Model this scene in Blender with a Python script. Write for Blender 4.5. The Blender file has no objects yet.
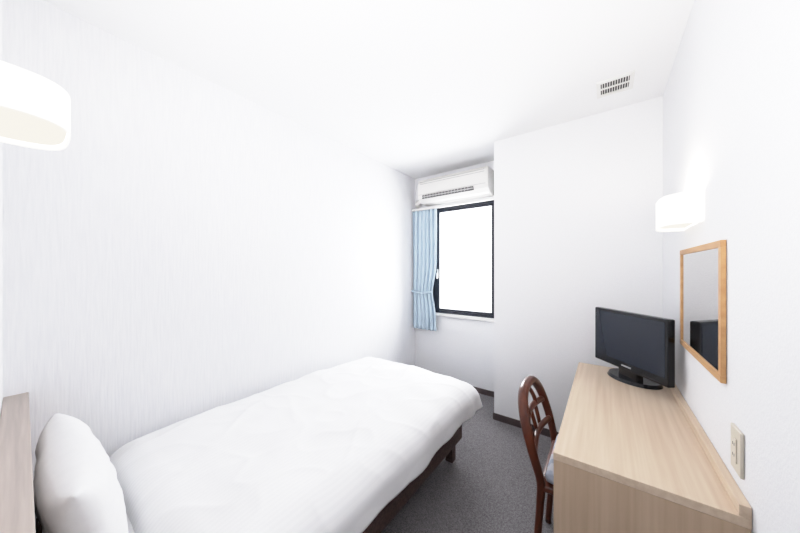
import bpy, bmesh, math, random
from mathutils import Vector, noise, Matrix
random.seed(3)
S=bpy.context.scene
COL=S.collection

# ---------------------------------------------------------------- materials
def newmat(name):
    m=bpy.data.materials.new(name); m.use_nodes=True
    nt=m.node_tree; b=nt.nodes['Principled BSDF']; return m,nt,b
def simple(name,col,rough=.5,metal=0,emit=None,es=0,spec=.5):
    m,nt,b=newmat(name)
    b.inputs['Base Color'].default_value=(*col,1); b.inputs['Roughness'].default_value=rough
    b.inputs['Metallic'].default_value=metal; b.inputs['Specular IOR Level'].default_value=spec
    if emit: b.inputs['Emission Color'].default_value=(*emit,1); b.inputs['Emission Strength'].default_value=es
    return m
def noisy(name,c1,c2,scale=(50,50,50),rough=.8,bump=.2,detail=4,lo=.35,hi=.65,bscale=None,dist=.002,spec=.3,nscale=1.0):
    m,nt,b=newmat(name); N=nt.nodes; L=nt.links
    tc=N.new('ShaderNodeTexCoord'); mp=N.new('ShaderNodeMapping'); mp.inputs['Scale'].default_value=scale
    L.new(tc.outputs['Object'],mp.inputs[0])
    n=N.new('ShaderNodeTexNoise'); n.inputs['Scale'].default_value=nscale; n.inputs['Detail'].default_value=detail
    L.new(mp.outputs[0],n.inputs['Vector'])
    r=N.new('ShaderNodeValToRGB'); r.color_ramp.elements[0].position=lo; r.color_ramp.elements[1].position=hi
    r.color_ramp.elements[0].color=(*c1,1); r.color_ramp.elements[1].color=(*c2,1)
    L.new(n.outputs['Fac'],r.inputs[0]); L.new(r.outputs[0],b.inputs['Base Color'])
    b.inputs['Roughness'].default_value=rough; b.inputs['Specular IOR Level'].default_value=spec
    if bump:
        bp=N.new('ShaderNodeBump'); bp.inputs['Strength'].default_value=bump; bp.inputs['Distance'].default_value=dist
        L.new(n.outputs['Fac'],bp.inputs['Height']); L.new(bp.outputs[0],b.inputs['Normal'])
    return m
M={}
M['wall']=noisy('wallpaper_white',(.85,.85,.868),(.88,.88,.895),(170,170,170),.9,.4,2,dist=.0018)
M['wall_stripe']=noisy('wallpaper_stripe',(.84,.845,.872),(.89,.893,.915),(60,120,7),.9,.5,3,dist=.002)
M['ceil']=noisy('ceiling_paper',(.89,.89,.90),(.905,.905,.915),(120,120,120),.9,.1,2,dist=.001)
M['carpet']=noisy('carpet_grey',(.115,.107,.112),(.275,.262,.27),(190,190,190),.95,.5,3,.3,.7,dist=.003,spec=.1)
M['base']=simple('baseboard_brown',(.085,.062,.062),.5)
def wood(name,c1,c2,scale,rough=.45):
    return noisy(name,c1,c2,scale,rough,.05,5,.3,.72,dist=.0005)
M['oakY']=wood('oak_top',(.63,.49,.36),(.74,.605,.47),(60,1.8,60))
M['oakZ']=wood('oak_panel',(.52,.38,.26),(.62,.47,.34),(60,60,1.8))
M['headb']=wood('headboard_wood',(.42,.365,.33),(.54,.475,.43),(3,80,80))
M['mirrorframe']=wood('mirror_frame_wood',(.52,.28,.12),(.64,.38,.18),(40,6,40),.4)
M['darkwood']=wood('chair_wood',(.07,.018,.010),(.13,.036,.018),(30,30,4),.28)
M['bedbase']=noisy('bed_base_brown',(.06,.036,.032),(.11,.066,.058),(90,90,90),.7,.1)
M['mirror']=simple('mirror_glass',(.68,.67,.655),.02,1)
M['plastic']=simple('white_plastic',(.80,.79,.77),.4)
M['acp']=simple('ac_plastic',(.78,.76,.73),.45)
M['acdark']=simple('ac_grille_dark',(.12,.115,.115),.6)
M['acgrey']=simple('ac_louver',(.5,.49,.48),.5)
M['black']=simple('tv_black',(.006,.006,.008),.2,spec=.3)
M['screen']=simple('tv_screen',(.010,.014,.026),.12,spec=.35)
M['tvlogo']=simple('tv_logo_grey',(.4,.4,.42),.3)
M['winframe']=simple('window_frame_black',(.010,.013,.024),.4)
M['shade']=simple('lamp_shade',(.86,.84,.80),.6,emit=(1,.965,.90),es=.8)
M['shade_bottom']=simple('lamp_diffuser',(.84,.82,.78),.6,emit=(1,.95,.87),es=.25)
M['plate']=simple('switch_plate',(.66,.61,.52),.4)
M['slot']=simple('slot_dark',(.05,.05,.05),.6)
M['curtain']=noisy('curtain_blue',(.50,.61,.71),(.55,.66,.75),(60,60,8),.9,.1,2)
M['pillow']=noisy('pillow_cotton',(.86,.86,.87),(.88,.88,.89),(40,40,40),.9,.1,2)
M['door']=simple('door_paint',(.75,.68,.60),.5)
M['metal']=simple('metal_satin',(.6,.6,.6),.3,1)
m,nt,b=newmat('duvet_stripe'); N=nt.nodes;L=nt.links
tc=N.new('ShaderNodeTexCoord'); w=N.new('ShaderNodeTexWave'); w.wave_type='BANDS'; w.bands_direction='X'
w.inputs['Scale'].default_value=18; L.new(tc.outputs['Object'],w.inputs['Vector'])
r=N.new('ShaderNodeValToRGB'); r.color_ramp.elements[0].color=(.86,.86,.872,1); r.color_ramp.elements[1].color=(.89,.89,.90,1)
r.color_ramp.elements[0].position=.4; r.color_ramp.elements[1].position=.6
L.new(w.outputs['Fac'],r.inputs[0]); L.new(r.outputs[0],b.inputs['Base Color']); b.inputs['Roughness'].default_value=.85
b.inputs['Specular IOR Level'].default_value=.2
M['duvet']=m
m,nt,b=newmat('cushion_pattern'); N=nt.nodes;L=nt.links
tc=N.new('ShaderNodeTexCoord'); v=N.new('ShaderNodeTexVoronoi'); v.inputs['Scale'].default_value=32; L.new(tc.outputs['Object'],v.inputs['Vector'])
r=N.new('ShaderNodeValToRGB'); e=r.color_ramp.elements; r.color_ramp.interpolation='CONSTANT'
e[0].color=(.62,.62,.66,1); e[1].color=(.42,.45,.54,1); e[1].position=.5
x=e.new(.8); x.color=(.60,.46,.47,1)
sp=N.new('ShaderNodeSeparateColor'); L.new(v.outputs['Color'],sp.inputs[0]); L.new(sp.outputs[0],r.inputs[0]); L.new(r.outputs[0],b.inputs['Base Color'])
b.inputs['Roughness'].default_value=.9
M['cushion']=m
m=bpy.data.materials.new('window_glass'); m.use_nodes=True; nt=m.node_tree; N=nt.nodes; L=nt.links
N.remove(N['Principled BSDF']); t=N.new('ShaderNodeBsdfTransparent'); g=N.new('ShaderNodeBsdfGlossy'); g.inputs['Roughness'].default_value=.05
mx=N.new('ShaderNodeMixShader'); mx.inputs[0].default_value=.05; L.new(t.outputs[0],mx.inputs[1]); L.new(g.outputs[0],mx.inputs[2])
L.new(mx.outputs[0],N['Material Output'].inputs[0]); M['glass']=m

# ---------------------------------------------------------------- helpers
def link(o,parent=None):
    COL.objects.link(o)
    if parent: o.parent=parent
    return o
def mesh_obj(name,bm,mat,parent=None,smooth=False,origin=None):
    if origin is None:
        if len(bm.verts):
            xs=[v.co for v in bm.verts]
            origin=Vector([(min(c[i] for c in xs)+max(c[i] for c in xs))/2 for i in range(3)])
    origin=Vector(origin)
    for v in bm.verts: v.co-=origin
    me=bpy.data.meshes.new(name); bm.to_mesh(me); bm.free()
    mats=mat if isinstance(mat,list) else [mat]
    for mm in mats: me.materials.append(mm)
    if smooth:
        for p in me.polygons: p.use_smooth=True
    o=bpy.data.objects.new(name,me); o.location=origin
    if parent is not None:
        o.location=origin-parent.location
    return link(o,parent)
def empty(name,loc):
    o=bpy.data.objects.new(name,None); o.location=loc; o.empty_display_size=.1
    return link(o)
def addbox(bm,x0,x1,y0,y1,z0,z1,mi=0,bev=0,seg=2):
    vs=[bm.verts.new((x,y,z)) for x in(x0,x1) for y in(y0,y1) for z in(z0,z1)]
    q=[(0,1,3,2),(4,6,7,5),(0,4,5,1),(2,3,7,6),(0,2,6,4),(1,5,7,3)]
    fs=[bm.faces.new([vs[i] for i in f]) for f in q]
    for f in fs: f.material_index=mi
    if bev:
        es=list({e for f in fs for e in f.edges})
        bmesh.ops.bevel(bm,geom=es,offset=bev,segments=seg,profile=.5,affect='EDGES')
def box(name,x0,x1,y0,y1,z0,z1,mat,parent=None,bev=0,seg=2):
    bm=bmesh.new(); addbox(bm,x0,x1,y0,y1,z0,z1,0,bev,seg)
    return mesh_obj(name,bm,mat,parent)
def addtube(bm,pts,rad,n=10,flat=(1,1),closed=False,up=Vector((0,0,1))):
    pts=[Vector(p) for p in pts]; K=len(pts); rings=[]
    if not isinstance(rad,(list,tuple)): rad=[rad]*K
    prev=None
    for i,p in enumerate(pts):
        a=pts[(i-1)%K] if (closed or i>0) else p; c=pts[(i+1)%K] if (closed or i<K-1) else p
        t=(c-a).normalized()
        if prev is None:
            s=t.cross(up)
            if s.length<.1: s=t.cross(Vector((1,0,0)))
        else: s=prev-t*prev.dot(t)
        s.normalize(); prev=s; w=s.cross(t)
        rings.append([bm.verts.new(p+(s*math.cos(2*math.pi*k/n)*flat[0]+w*math.sin(2*math.pi*k/n)*flat[1])*rad[i]) for k in range(n)])
    R=range(K if closed else K-1)
    for i in R:
        A=rings[i];B=rings[(i+1)%K]
        for k in range(n):
            bm.faces.new((A[k],A[(k+1)%n],B[(k+1)%n],B[k]))
    if not closed:
        bm.faces.new(list(reversed(rings[0]))); bm.faces.new(rings[-1])
    bmesh.ops.recalc_face_normals(bm,faces=bm.faces[:])
def smoothpts(P,sub=6):
    P=[Vector(p) for p in P]; out=[]
    for i in range(len(P)-1):
        p0=P[max(i-1,0)];p1=P[i];p2=P[i+1];p3=P[min(i+2,len(P)-1)]
        for k in range(sub):
            t=k/sub
            out.append(.5*((2*p1)+(p2-p0)*t+(2*p0-5*p1+4*p2-p3)*t*t+(3*p1-p0-3*p2+p3)*t**3))
    out.append(P[-1]); return out
def tube(name,pts,rad,mat,parent=None,n=10,flat=(1,1),closed=False,up=Vector((0,0,1))):
    bm=bmesh.new(); addtube(bm,pts,rad,n,flat,closed,up); return mesh_obj(name,bm,mat,parent,True)

# ---------------------------------------------------------------- room
XL,XR,YB,YW,XP,H,YN=-1.866,.297,2.42,2.84,-.772,2.40,-.046
XC=-.50; YE=-1.75; T=.10
box('floor',XL-T,XR+T,YE-T,YW+T,-.1,0,M['carpet'])
box('ceiling',XL-T,XR+T,YE-T,YW+T,H,H+.1,M['ceil'])
box('wall_left',XL-T,XL,YN,YW+T,0,H,M['wall_stripe'])
box('wall_right',XR,XR+T,YE,YW+T,0,H,M['wall'])
box('wall_back',XP,XR,YB,YW+T,0,H,M['wall'])
box('wall_near',XL-T,XC,YN-T,YN,0,H,M['wall'])
box('wall_entry',XC-T,XC,YE,YN-T,0,H,M['wall'])
bm=bmesh.new(); addbox(bm,XC-T,XR+T,YE-T,YE,0,H); mesh_obj('wall_entrance',bm,M['wall'])
d=empty('door_1',(-.1,YE+.02,1.0))
box('leaf',-.47,.27,YE+.002,YE+.04,.005,2.0,M['door'],d,.004)
tube('handle',[(-.40,YE+.04,1.0),(-.40,YE+.09,1.0),(-.28,YE+.09,1.0)],.009,M['metal'],d)
WX0,WX1,WZ0,WZ1=-1.74,-.885,.80,2.0
bm=bmesh.new()
addbox(bm,XL,WX0,YW,YW+T,0,H); addbox(bm,WX1,XP,YW,YW+T,0,H)
addbox(bm,WX0,WX1,YW,YW+T,0,WZ0); addbox(bm,WX0,WX1,YW,YW+T,WZ1,H)
mesh_obj('wall_window',bm,M['wall'])
bh=.055
box('baseboard_left',XL,XL+.008,.02,YW,0,bh,M['base'])
box('baseboard_window',XL+.008,XP-.008,YW-.008,YW,0,bh,M['base'])
box('baseboard_side',XP-.008,XP,YB-.008,YW,0,bh,M['base'])
box('baseboard_back',XP,XR-.008,YB-.008,YB,0,bh,M['base'])
box('baseboard_right',XR-.008,XR,YE,1.078,0,bh,M['base'])
box('baseboard_near',-.715,XC,YN,YN+.008,0,bh,M['base'])

# ---------------------------------------------------------------- window
wn=empty('window_1',((WX0+WX1)/2,YW+.03,(WZ0+WZ1)/2))
f=.03
bm=bmesh.new()
y0,y1=YW-.006,YW+.07
addbox(bm,WX0,WX0+f,y0,y1,WZ0,WZ1); addbox(bm,WX1-f,WX1,y0,y1,WZ0,WZ1)
addbox(bm,WX0+f,WX1-f,y0,y1,WZ0,WZ0+f); addbox(bm,WX0+f,WX1-f,y0,y1,WZ1-f,WZ1)
s=.03
a0,a1,b0,b1=WX0+f,WX1-f,WZ0+f,WZ1-f
addbox(bm,a0,a0+s+.03,y0+.012,y1-.02,b0,b1); addbox(bm,a1-s*.6,a1,y0+.012,y1-.02,b0,b1)
addbox(bm,a0,a1,y0+.012,y1-.02,b0,b0+s*.7); addbox(bm,a0,a1,y0+.012,y1-.02,b1-s*.7,b1)
mesh_obj('frame',bm,M['winframe'],wn)
box('glass_pane',a0+s,a1-s*.5,YW+.03,YW+.034,b0+s*.5,b1-s*.5,M['glass'],wn)
bm=bmesh.new(); addbox(bm,-1.556,-1.536,YW-.022,YW-.008,1.20,1.30,0,.004); addbox(bm,-1.553,-1.539,YW-.04,YW-.015,1.19,1.26,0,.004)
mesh_obj('handle',bm,M['acgrey'],wn)
bm=bmesh.new(); addbox(bm,-1.66,-1.525,YW-.008,YW+.0,WZ0+f,WZ1-f); mesh_obj('sash_stile',bm,M['winframe'],wn)
box('sill',WX0-.03,WX1+.02,YW-.03,YW-.007,WZ0-.035,WZ0-.005,M['plastic'],wn,.004)

# ---------------------------------------------------------------- air conditioner
ac=empty('air_conditioner',(-1.295,2.74,2.16))
ax0,ax1=-1.69,-.90
prof=[(2.83,2.295),(2.66,2.295),(2.635,2.28),(2.625,2.25),(2.625,2.12),(2.635,2.085),(2.68,2.05),(2.72,2.04),(2.83,2.04)]
bm=bmesh.new()
A=[bm.verts.new((ax0,y,z)) for y,z in prof]; B=[bm.verts.new((ax1,y,z)) for y,z in prof]
n=len(prof)
for i in range(n): bm.faces.new((A[i],A[(i+1)%n],B[(i+1)%n],B[i]))
bm.faces.new(A[::-1]); bm.faces.new(B); bmesh.ops.recalc_face_normals(bm,faces=bm.faces[:])
ee=[e for e in bm.edges if abs(e.verts[0].co.x-e.verts[1].co.x)<1e-6]
bmesh.ops.bevel(bm,geom=ee,offset=.006,segments=2,affect='EDGES')
mesh_obj('body',bm,M['acp'],ac)
bm=bmesh.new(); 
for z in (2.262,2.240): addbox(bm,ax0+.03,ax1-.03,2.622,2.628,z-.003,z+.003)
addbox(bm,ax0+.02,ax1-.02,2.6225,2.6285,2.122,2.127)
mesh_obj('panel_grooves',bm,M['acgrey'],ac)
bm=bmesh.new()
addbox(bm,ax0+.06,ax1-.14,2.622,2.64,2.078,2.116)
mesh_obj('outlet_slot',bm,M['acdark'],ac)
bm=bmesh.new(); addbox(bm,ax0+.065,ax1-.145,2.612,2.625,2.09,2.099,0,.002); addbox(bm,ax0+.065,ax1-.145,2.625,2.64,2.078,2.084,0,.001)
for i in range(15):
    x=ax0+.09+i*.036; addbox(bm,x,x+.004,2.615,2.63,2.08,2.114)
mesh_obj('louvers',bm,M['acgrey'],ac)
tube('pipe_cover',smoothpts([(ax0+.01,2.76,2.10),(-1.76,2.77,2.09),(-1.80,2.79,2.07),(-1.81,2.835,2.06)]),.028,M['acp'],ac,12)

# ---------------------------------------------------------------- curtain + rail
cu=empty('window_curtain',(-1.70,2.765,1.3))
bm=bmesh.new(); addbox(bm,XL+.01,-.80,2.755,2.78,1.988,2.012,0,.003); addbox(bm,XL+.03,XL+.05,2.78,2.838,1.99,2.01); addbox(bm,-.85,-.83,2.78,2.838,1.99,2.01)
mesh_obj('rail',bm,M['plastic'],cu)
bm=bmesh.new(); rows=60; cols=120; g=[]
def cw(z):
    t=(z-.60)/1.385
    return .318-.045*math.exp(-((t-.32)/.13)**2)
for j in range(rows+1):
    z=.60+(1.985-.60)*j/rows; row=[]
    W=cw(z)
    for i in range(cols+1):
        u=i/cols
        amp=.018*(.7+.3*math.sin(u*9+1))*(1+.15*math.sin(z*4+u*5))
        ph=2*math.pi*6*u+.7*math.sin(z*2.1+u*3)
        x=XL+.016+W*u+.006*math.cos(ph*2)
        y=2.77+amp*math.sin(ph)
        row.append(bm.verts.new((x,y,z)))
    g.append(row)
for j in range(rows):
    for i in range(cols): bm.faces.new((g[j][i],g[j][i+1],g[j+1][i+1],g[j+1][i]))
o=mesh_obj('cloth',bm,M['curtain'],cu,True); sm=o.modifiers.new('s','SOLIDIFY'); sm.thickness=.003
bm=bmesh.new()
for i in range(60):
    pass
tb=[]
z=1.045
for i in range(61):
    u=i/60; ph=2*math.pi*6*u+.7*math.sin(z*2.1+u*3)
    tb.append((XL+.014+(cw(z)+.004)*u,2.745+.004*math.sin(ph),z-.02*math.sin(math.pi*u)))
addtube(bm,tb,.010,8,(.35,1.3))
mesh_obj('tieback',bm,M['curtain'],cu,True)

# ---------------------------------------------------------------- ceiling vent
ve=empty('ceiling_vent',(.047,2.10,H-.01))
bm=bmesh.new(); q=.088;cx,cy=.047,2.10
for (x0,x1,y0,y1) in((cx-q,cx+q,cy-q,cy-q+.02),(cx-q,cx+q,cy+q-.02,cy+q),(cx-q,cx-q+.02,cy-q+.02,cy+q-.02),(cx+q-.02,cx+q,cy-q+.02,cy+q-.02)):
    addbox(bm,x0,x1,y0,y1,H-.012,H-.0005)
mesh_obj('frame',bm,M['plastic'],ve)
box('dark_core',cx-q+.018,cx+q-.018,cy-q+.018,cy+q-.018,H-.003,H-.0008,M['slot'],ve)
bm=bmesh.new()
for i in range(11):
    x=cx-q+.026+i*.0122; addbox(bm,x,x+.0035,cy-q+.02,cy+q-.02,H-.009,H-.0035)
addbox(bm,cx-q+.02,cx+q-.02,cy-.003,cy+.003,H-.0115,H-.0035)
mesh_obj('slats',bm,M['plastic'],ve)

# ---------------------------------------------------------------- wall lamps
def lamp(name,c,along,out,hw,dep,z0,z1):
    c=Vector(c); along=Vector(along); out=Vector(out)
    e=empty(name,(c.x,c.y,(z0+z1)/2))
    nseg=40; bm=bmesh.new(); pr=[]
    for k in range(nseg+1):
        a=math.pi*k/nseg
        ca=math.cos(a); sa=math.sin(a); pw=.62
        px=math.copysign(abs(ca)**pw,ca)*hw; py=abs(sa)**pw*dep
        pr.append(c+along*px+out*(py+.004))
    def ring(sc,z): 
        return [bm.verts.new((p.x*sc+c.x*(1-sc),p.y*sc+c.y*(1-sc),z)) for p in pr]
    R=[ring(1,z0),ring(1,z1),ring(.965,z1),ring(.965,z0)]
    for a,b in((0,1),(1,2),(2,3),(3,0)):
        for k in range(nseg): bm.faces.new((R[a][k],R[a][k+1],R[b][k+1],R[b][k]))
    bmesh.ops.recalc_face_normals(bm,faces=bm.faces[:])
    mesh_obj('shade',bm,M['shade'],e,True).modifiers.new('es','EDGE_SPLIT')
    bm=bmesh.new(); vs=[bm.verts.new((p.x*.95+c.x*.05,p.y*.95+c.y*.05,z0+.012)) for p in pr]
    f=bm.faces.new(vs); bmesh.ops.solidify(bm,geom=[f],thickness=.003)
    mesh_obj('diffuser',bm,M['shade_bottom'],e)
    bm=bmesh.new(); p=c+out*.002; h=along*hw*.5
    a=p-h; b2=p+h+out*.01
    addbox(bm,min(a.x,b2.x),max(a.x,b2.x),min(a.y,b2.y),max(a.y,b2.y),z0+.03,z1-.03)
    mesh_obj('bracket',bm,M['plastic'],e)
    return e
lamp('wall_lamp',(-1.19,YN,1.70),(1,0,0),(0,1,0),.15,.118,1.643,1.738)
lamp('wall_lamp.001',(XR,1.655,1.54),(0,1,0),(-1,0,0),.15,.108,1.470,1.590)

# ---------------------------------------------------------------- desk
dk=empty('desk',(.077,1.66,.33))
DX0,DX1,DY0,DY1,DZ=-.143,XR-.001,1.08,2.24,.665
box('top',DX0,DX1,DY0,DY1,DZ-.025,DZ,M['oakY'],dk,.0015)
box('side_panel_near',DX0+.001,DX1-.001,DY0+.001,DY0+.03,.0,DZ-.0255,M['oakZ'],dk,.001)
box('side_panel_far',DX0+.001,DX1-.001,DY1-.03,DY1-.001,.0,DZ-.0255,M['oakZ'],dk,.001)
box('modesty_panel',DX1-.02,DX1-.002,DY0+.03,DY1-.03,.25,DZ-.0255,M['oakZ'],dk)
box('back_rail',DX1-.022,DX1,DY0,DY1,DZ+.0002,DZ+.03,M['oakY'],dk,.0015)
box('apron',DX0+.02,DX0+.035,1.68,DY1-.03,DZ-.11,DZ-.0255,M['oakY'],dk)

# ---------------------------------------------------------------- mirror
mi=empty('wall_mirror',(XR-.01,1.55,1.16))
y0,y1,z0,z1=1.262,1.835,.945,1.382; w=.022; x0,x1=XR-.014,XR-.001
bm=bmesh.new()
addbox(bm,x0,x1,y0,y1,z0,z0+w,0,.002);addbox(bm,x0,x1,y0,y1,z1-w,z1,0,.002)
addbox(bm,x0+.0005,x1-.0005,y0,y0+w,z0+w,z1-w,0,.001);addbox(bm,x0+.0005,x1-.0005,y1-w,y1,z0+w,z1-w,0,.001)
mesh_obj('frame',bm,M['mirrorframe'],mi)
box('glass',XR-.009,XR-.004,y0+w*.8,y1-w*.8,z0+w*.8,z1-w*.8,M['mirror'],mi)

# ---------------------------------------------------------------- wall outlet
ol=empty('wall_outlet',(XR-.004,1.172,.795))
box('plate',XR-.008,XR-.0005,1.130,1.202,.735,.855,M['plate'],ol,.002)
bm=bmesh.new(); addbox(bm,XR-.0105,XR-.008,1.152,1.182,.762,.828,0,.001); mesh_obj('insert',bm,M['plate'],ol)
bm=bmesh.new()
for z in(.78,.81):
    for y in(1.162,1.172): addbox(bm,XR-.0110,XR-.0104,y,y+.002,z-.004,z+.004)
mesh_obj('slots',bm,M['slot'],ol)

# ---------------------------------------------------------------- television
tv=empty('television',(0,0,0))
W2,zb,zt=.230,.738,1.058
def L_(name,bm,mat,**k): 
    return mesh_obj(name,bm,mat,tv,**k)
bm=bmesh.new(); addbox(bm,-W2,W2,-.018,.018,zb,zt,0,.006); L_('bezel',bm,M['black'])
bm=bmesh.new(); addbox(bm,-W2+.016,W2-.016,-.0195,-.0175,zb+.042,zt-.016); L_('screen',bm,M['screen'])
bm=bmesh.new(); addbox(bm,-W2*.7,W2*.7,.015,.05,zb+.03,zt-.06,0,.015); L_('back_housing',bm,M['black'])
bm=bmesh.new(); addbox(bm,-.03,.03,-.0195,-.0175,zb+.018,zb+.026); L_('logo',bm,M['tvlogo'])
bm=bmesh.new(); addbox(bm,-.085,.035,.01,.05,DZ+.01,zb+.06,0,.005); L_('neck',bm,M['black'])
bm=bmesh.new()
bmesh.ops.create_cone(bm,cap_ends=True,segments=48,radius1=1,radius2=.93,depth=.018)
for v in bm.verts: v.co=Vector((v.co.x*.14-.058,v.co.y*.105+.078,v.co.z+DZ+.0095))
L_('stand_base',bm,M['black'])
tv.location=(.107,1.975,0.0); tv.rotation_euler=(0,0,-math.atan2(.365,.296))

# ---------------------------------------------------------------- bed
bd=empty('bed',(-1.29,.95,.3))
BX0,BX1,BY0,BY1=-1.80,-.79,.03,1.80
box('base',BX0,BX1,BY0,BY1,.13,.33,M['bedbase'],bd,.012)
bm=bmesh.new()
for x in(BX0+.05,BX1-.08):
    for y in(.12,.9,BY1-.10): addbox(bm,x,x+.05,y,y+.05,0,.131)
mesh_obj('legs',bm,M['bedbase'],bd)
box('mattress',BX0+.01,BX1-.01,BY0+.01,BY1-.01,.331,.45,M['pillow'],bd,.03,4)
box('headboard',XL+.001,-.72,YN+.001,.014,.0,.80,M['headb'],None,.002)
cx,cy=-1.262,1.07; hx,hy=.565,.87
bm=bmesh.new(); NX,NY=170,240; g=[]
zt0=.505
RR=.125
for j in range(NY+1):
    row=[]
    for i in range(NX+1):
        a=2*i/NX-1; b=2*j/NY-1
        sx=a*(hx+.10); sy=b*(hy+.10)
        ix,iy=hx-RR,hy-RR
        ex=max(0,abs(sx)-ix); ey=max(0,abs(sy)-iy)
        p=2.6
        e_=(ex**p+ey**p)**(1/p)
        emax=max(ex,ey); tot=RR+.10
        if e_>1e-6:
            e2=min(emax,tot)
            dx,dy=ex/e_,ey/e_
            q=e2/tot
            if q<.75:
                an=q/.75*math.pi/2; rr=RR*.96*math.sin(an); dz=-.10*(1-math.cos(an))
            else:
                k=(q-.75)/.25; rr=RR*(.96+.04*k); dz=-.10-.055*k
            x=math.copysign(min(abs(sx),ix)+rr*dx,sx); y=math.copysign(min(abs(sy),iy)+rr*dy,sy)
        else:
            q=0; dz=0; x,y=sx,sy
        dome=.035*(1-abs(a)**2.5)*(1-max(0,abs(b))**4)
        z=zt0+dz+dome-.02*max(0,b)**3
        P=Vector((x*2.2,y*2.2,0))
        z+=.016*noise.noise(P*1.1)+.010*noise.noise(P*2.8+Vector((5,2,1)))
        wr=1-abs(noise.noise(Vector((x*3.2+y*1.2,y*2.0-x*1.0,4.0))))*2
        z+=.009*max(0,wr)**5*(.4+.6*abs(noise.noise(P*.8+Vector((9,9,9))))*2)
        wr=1-abs(noise.noise(Vector((x*5-y*3,y*4+x*2,14.0))))*2
        z+=.004*max(0,wr)**4
        k=max(0,q-.4)/.6
        wv=(.5+noise.noise(P*1.5))*.012*k*math.sin((x+y)*17+4*noise.noise(P*1.2))
        x+=wv*(1 if x>0 else -1); y+=wv*.6*(1 if y>0 else -1)
        z+=.008*k*math.sin((x-y)*7+1)
        if x>0 and y>0:
            cf=max(0,1-math.hypot(x-hx,y-hy)/.22); x+=.025*cf*k; y+=.03*cf*k; z-=.015*cf
        x+=cx; y+=cy
        x=max(x,XL+.012)
        row.append(bm.verts.new((x,y,z)))
    g.append(row)
for j in range(NY):
    for i in range(NX): bm.faces.new((g[j][i],g[j][i+1],g[j+1][i+1],g[j+1][i]))
o=mesh_obj('duvet',bm,M['duvet'],bd,True); sm=o.modifiers.new('s','SOLIDIFY'); sm.thickness=.02; sm.offset=-1
def pillow(name,W,Hh,Tk,loc,rot,parent):
    bm=bmesh.new(); n=50; top=[];bot=[]
    for j in range(n+1):
        r1=[];r2=[]
        for i in range(n+1):
            a=2*i/n-1; b=2*j/n-1
            x=a*W/2*(1-.06*(1-abs(b)**2)*abs(a)**3*1.0); y=b*Hh/2*(1-.06*(1-abs(a)**2)*abs(b)**3)
            t=Tk/2*max(0,(1-a**4))**.55*max(0,(1-b**4))**.5
            t*=1+.15*noise.noise(Vector((a*1.5,b*1.5,3)))
            t+=.009*noise.noise(Vector((a*5,b*4,7)))*(1-a*a)*(1-b*b)
            r1.append(bm.verts.new((x,y,t))); r2.append(bm.verts.new((x,y,-t)))
        top.append(r1);bot.append(r2)
    for j in range(n):
        for i in range(n):
            bm.faces.new((top[j][i],top[j][i+1],top[j+1][i+1],top[j+1][i]))
            bm.faces.new((bot[j][i],bot[j+1][i],bot[j+1][i+1],bot[j][i+1]))
    bmesh.ops.remove_doubles(bm,verts=bm.verts[:],dist=.0005)
    Mx=Matrix.Translation(loc)@Matrix.Rotation(rot[2],4,'Z')@Matrix.Rotation(rot[0],4,'X')
    for v in bm.verts: v.co=Mx@v.co
    bmesh.ops.recalc_face_normals(bm,faces=bm.faces[:])
    return mesh_obj(name,bm,M['pillow'],None if parent is None else parent,True)
pillow('pillow',.66,.30,.145,Vector((-1.36,.106,.600)),(math.radians(103),0,0),None)

# ---------------------------------------------------------------- chair
ch=empty('dining_chair',(0,1.42,.4))
dw=M['darkwood']
yn_,yf=1.235,1.605; ym=(yn_+yf)/2
def bx(z):
    return -.205-.095*max(0,(z-.42)/.34)**1.2 if z>.42 else -.205-.03*max(0,(.42-z)/.42)
hoop=[]
for z in(0,.12,.25,.36,.44): hoop.append((bx(z),yn_+ .012*(.44-z),z))
hw=(yf-yn_)/2
for k in range(0,13):
    a=math.pi*k/12
    z=.54+.212*math.sin(a)**.8; y=ym-hw*1.06*math.copysign(abs(math.cos(a))**.75,math.cos(a))
    hoop.append((bx(z),y,z))
for z in(.44,.36,.25,.12,0): hoop.append((bx(z),yf-.012*(.44-z),z))
hp=smoothpts(hoop,4)
tube('back_hoop',hp,[.014+.007*min(1,max(0,(p.z-.3)/.4)) for p in hp],dw,ch,12,(1,1.0),up=Vector((1,0,0)))
for nm,z,bow in(('back_rail_low',.53,.02),('back_rail_mid',.625,.025)):
    pts=[(bx(z)-.0-bow*math.sin(math.pi*t/8),yn_-.005+(yf-yn_+.01)*t/8,z+.015*math.sin(math.pi*t/8)) for t in range(9)]
    tube(nm,smoothpts(pts,2),.012,dw,ch,10,(1,1.3))
for k,dy in enumerate((-.07,0,.07)):
    pts=[(bx(z)-.022,ym+dy*(1+.35*math.sin((z-.54)*9)),z) for z in(.54,.575,.61,.64)]
    tube('splat_%d'%(k+1),pts,.009,dw,ch,8)
pts=[(0,ym+dy,z) for dy,z in((-.07,.638),(-.075,.67),(-.04,.72),(0,.732),(.04,.72),(.075,.67),(.07,.638))]
tube('inner_loop',smoothpts([(bx(p[2])-.012,p[1],p[2]) for p in pts],4),.010,dw,ch,8,up=Vector((1,0,0)))
bm=bmesh.new(); addbox(bm,-.215,.205,1.225,1.615,.405,.435,0,.012,3); mesh_obj('seat_frame',bm,dw,ch)
bm=bmesh.new(); addbox(bm,-.195,.19,1.24,1.60,.436,.475,0,.018,4); mesh_obj('seat_cushion',bm,M['cushion'],ch,True)
for k,y in enumerate((1.25,1.59)):
    tube('front_leg_%d'%(k+1),[(.18,y,.41),(.185,y,.2),(.19,y,.0)],[.02,.017,.012],dw,ch,10)
    tube('side_stretcher_%d'%(k+1),[(-.215,y,.20),(.18,y,.20)],.009,dw,ch,8)
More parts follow.
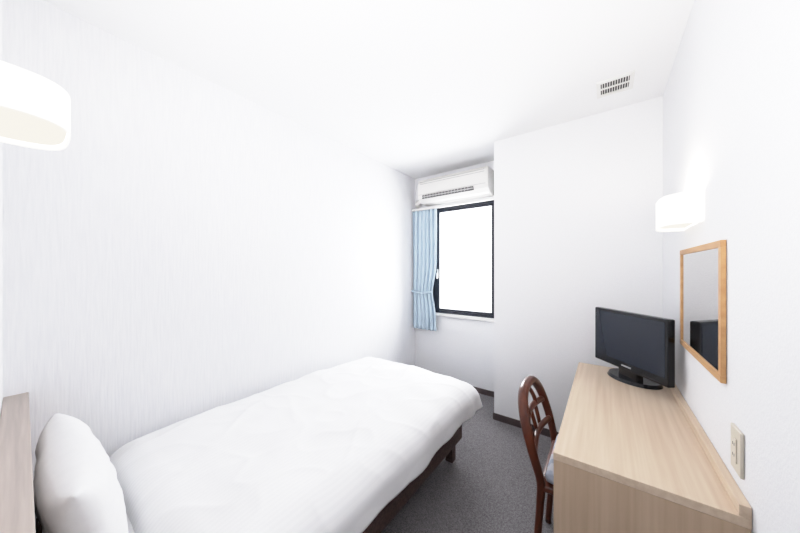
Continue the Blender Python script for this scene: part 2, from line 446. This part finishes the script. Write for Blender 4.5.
tube('cross_stretcher',[(0,1.25,.20),(0,1.59,.20)],.009,dw,ch,8)

# ---------------------------------------------------------------- lights
def area(name,loc,rot,sx,sy,E,col):
    l=bpy.data.lights.new(name,'AREA'); l.shape='RECTANGLE'; l.size=sx; l.size_y=sy; l.energy=E; l.color=col
    o=bpy.data.objects.new(name,l); o.location=loc; o.rotation_euler=rot; return link(o)
def point(name,loc,E,col,r):
    l=bpy.data.lights.new(name,'POINT'); l.energy=E; l.color=col; l.shadow_soft_size=r
    o=bpy.data.objects.new(name,l); o.location=loc; return link(o)
area('daylight',(-1.35,3.6,1.6),(math.radians(-90),0,0),2.6,2.6,300,(.95,.97,1))
point('bulb_bedside',(-1.17,.02,1.70),2.0,(1,.92,.84),.03)
point('bulb_desk',(XR-.05,1.655,1.56),3.2,(1,.90,.78),.03)
l=bpy.data.lights.new('flash_bounce','SPOT'); l.energy=80; l.spot_size=math.radians(150); l.spot_blend=1; l.shadow_soft_size=.15; l.color=(1,.99,.99)
o=bpy.data.objects.new('flash_bounce',l); o.location=(-.10,-.10,1.35); o.rotation_euler=(math.radians(135),0,math.radians(15)); link(o)
w=bpy.data.worlds.new('World'); S.world=w; w.use_nodes=True
w.node_tree.nodes['Background'].inputs[0].default_value=(.95,.97,1,1); w.node_tree.nodes['Background'].inputs[1].default_value=2.5

# ---------------------------------------------------------------- camera
c=bpy.data.cameras.new('camera'); co=bpy.data.objects.new('camera',c); link(co)
c.sensor_width=36; c.lens=278/800*36; c.shift_y=.0044; c.clip_start=.02
co.location=(0,0,1.29); co.rotation_euler=(math.radians(90),0,math.radians(36.4)); S.camera=co
vs=S.view_settings
vs.view_transform='Standard'; vs.look='None'; vs.exposure=.15
vs.use_curve_mapping=True
cm=vs.curve_mapping; cm.white_level=(4,4,4)
cv=cm.curves[3]
cv.points[0].location=(0,0); cv.points[1].location=(1,1)
for p in((.0375,.165),(.10,.44),(.15,.64),(.2,.765),(.26,.84),(.36,.90),(.55,.955)): cv.points.new(*p)
cm.update()
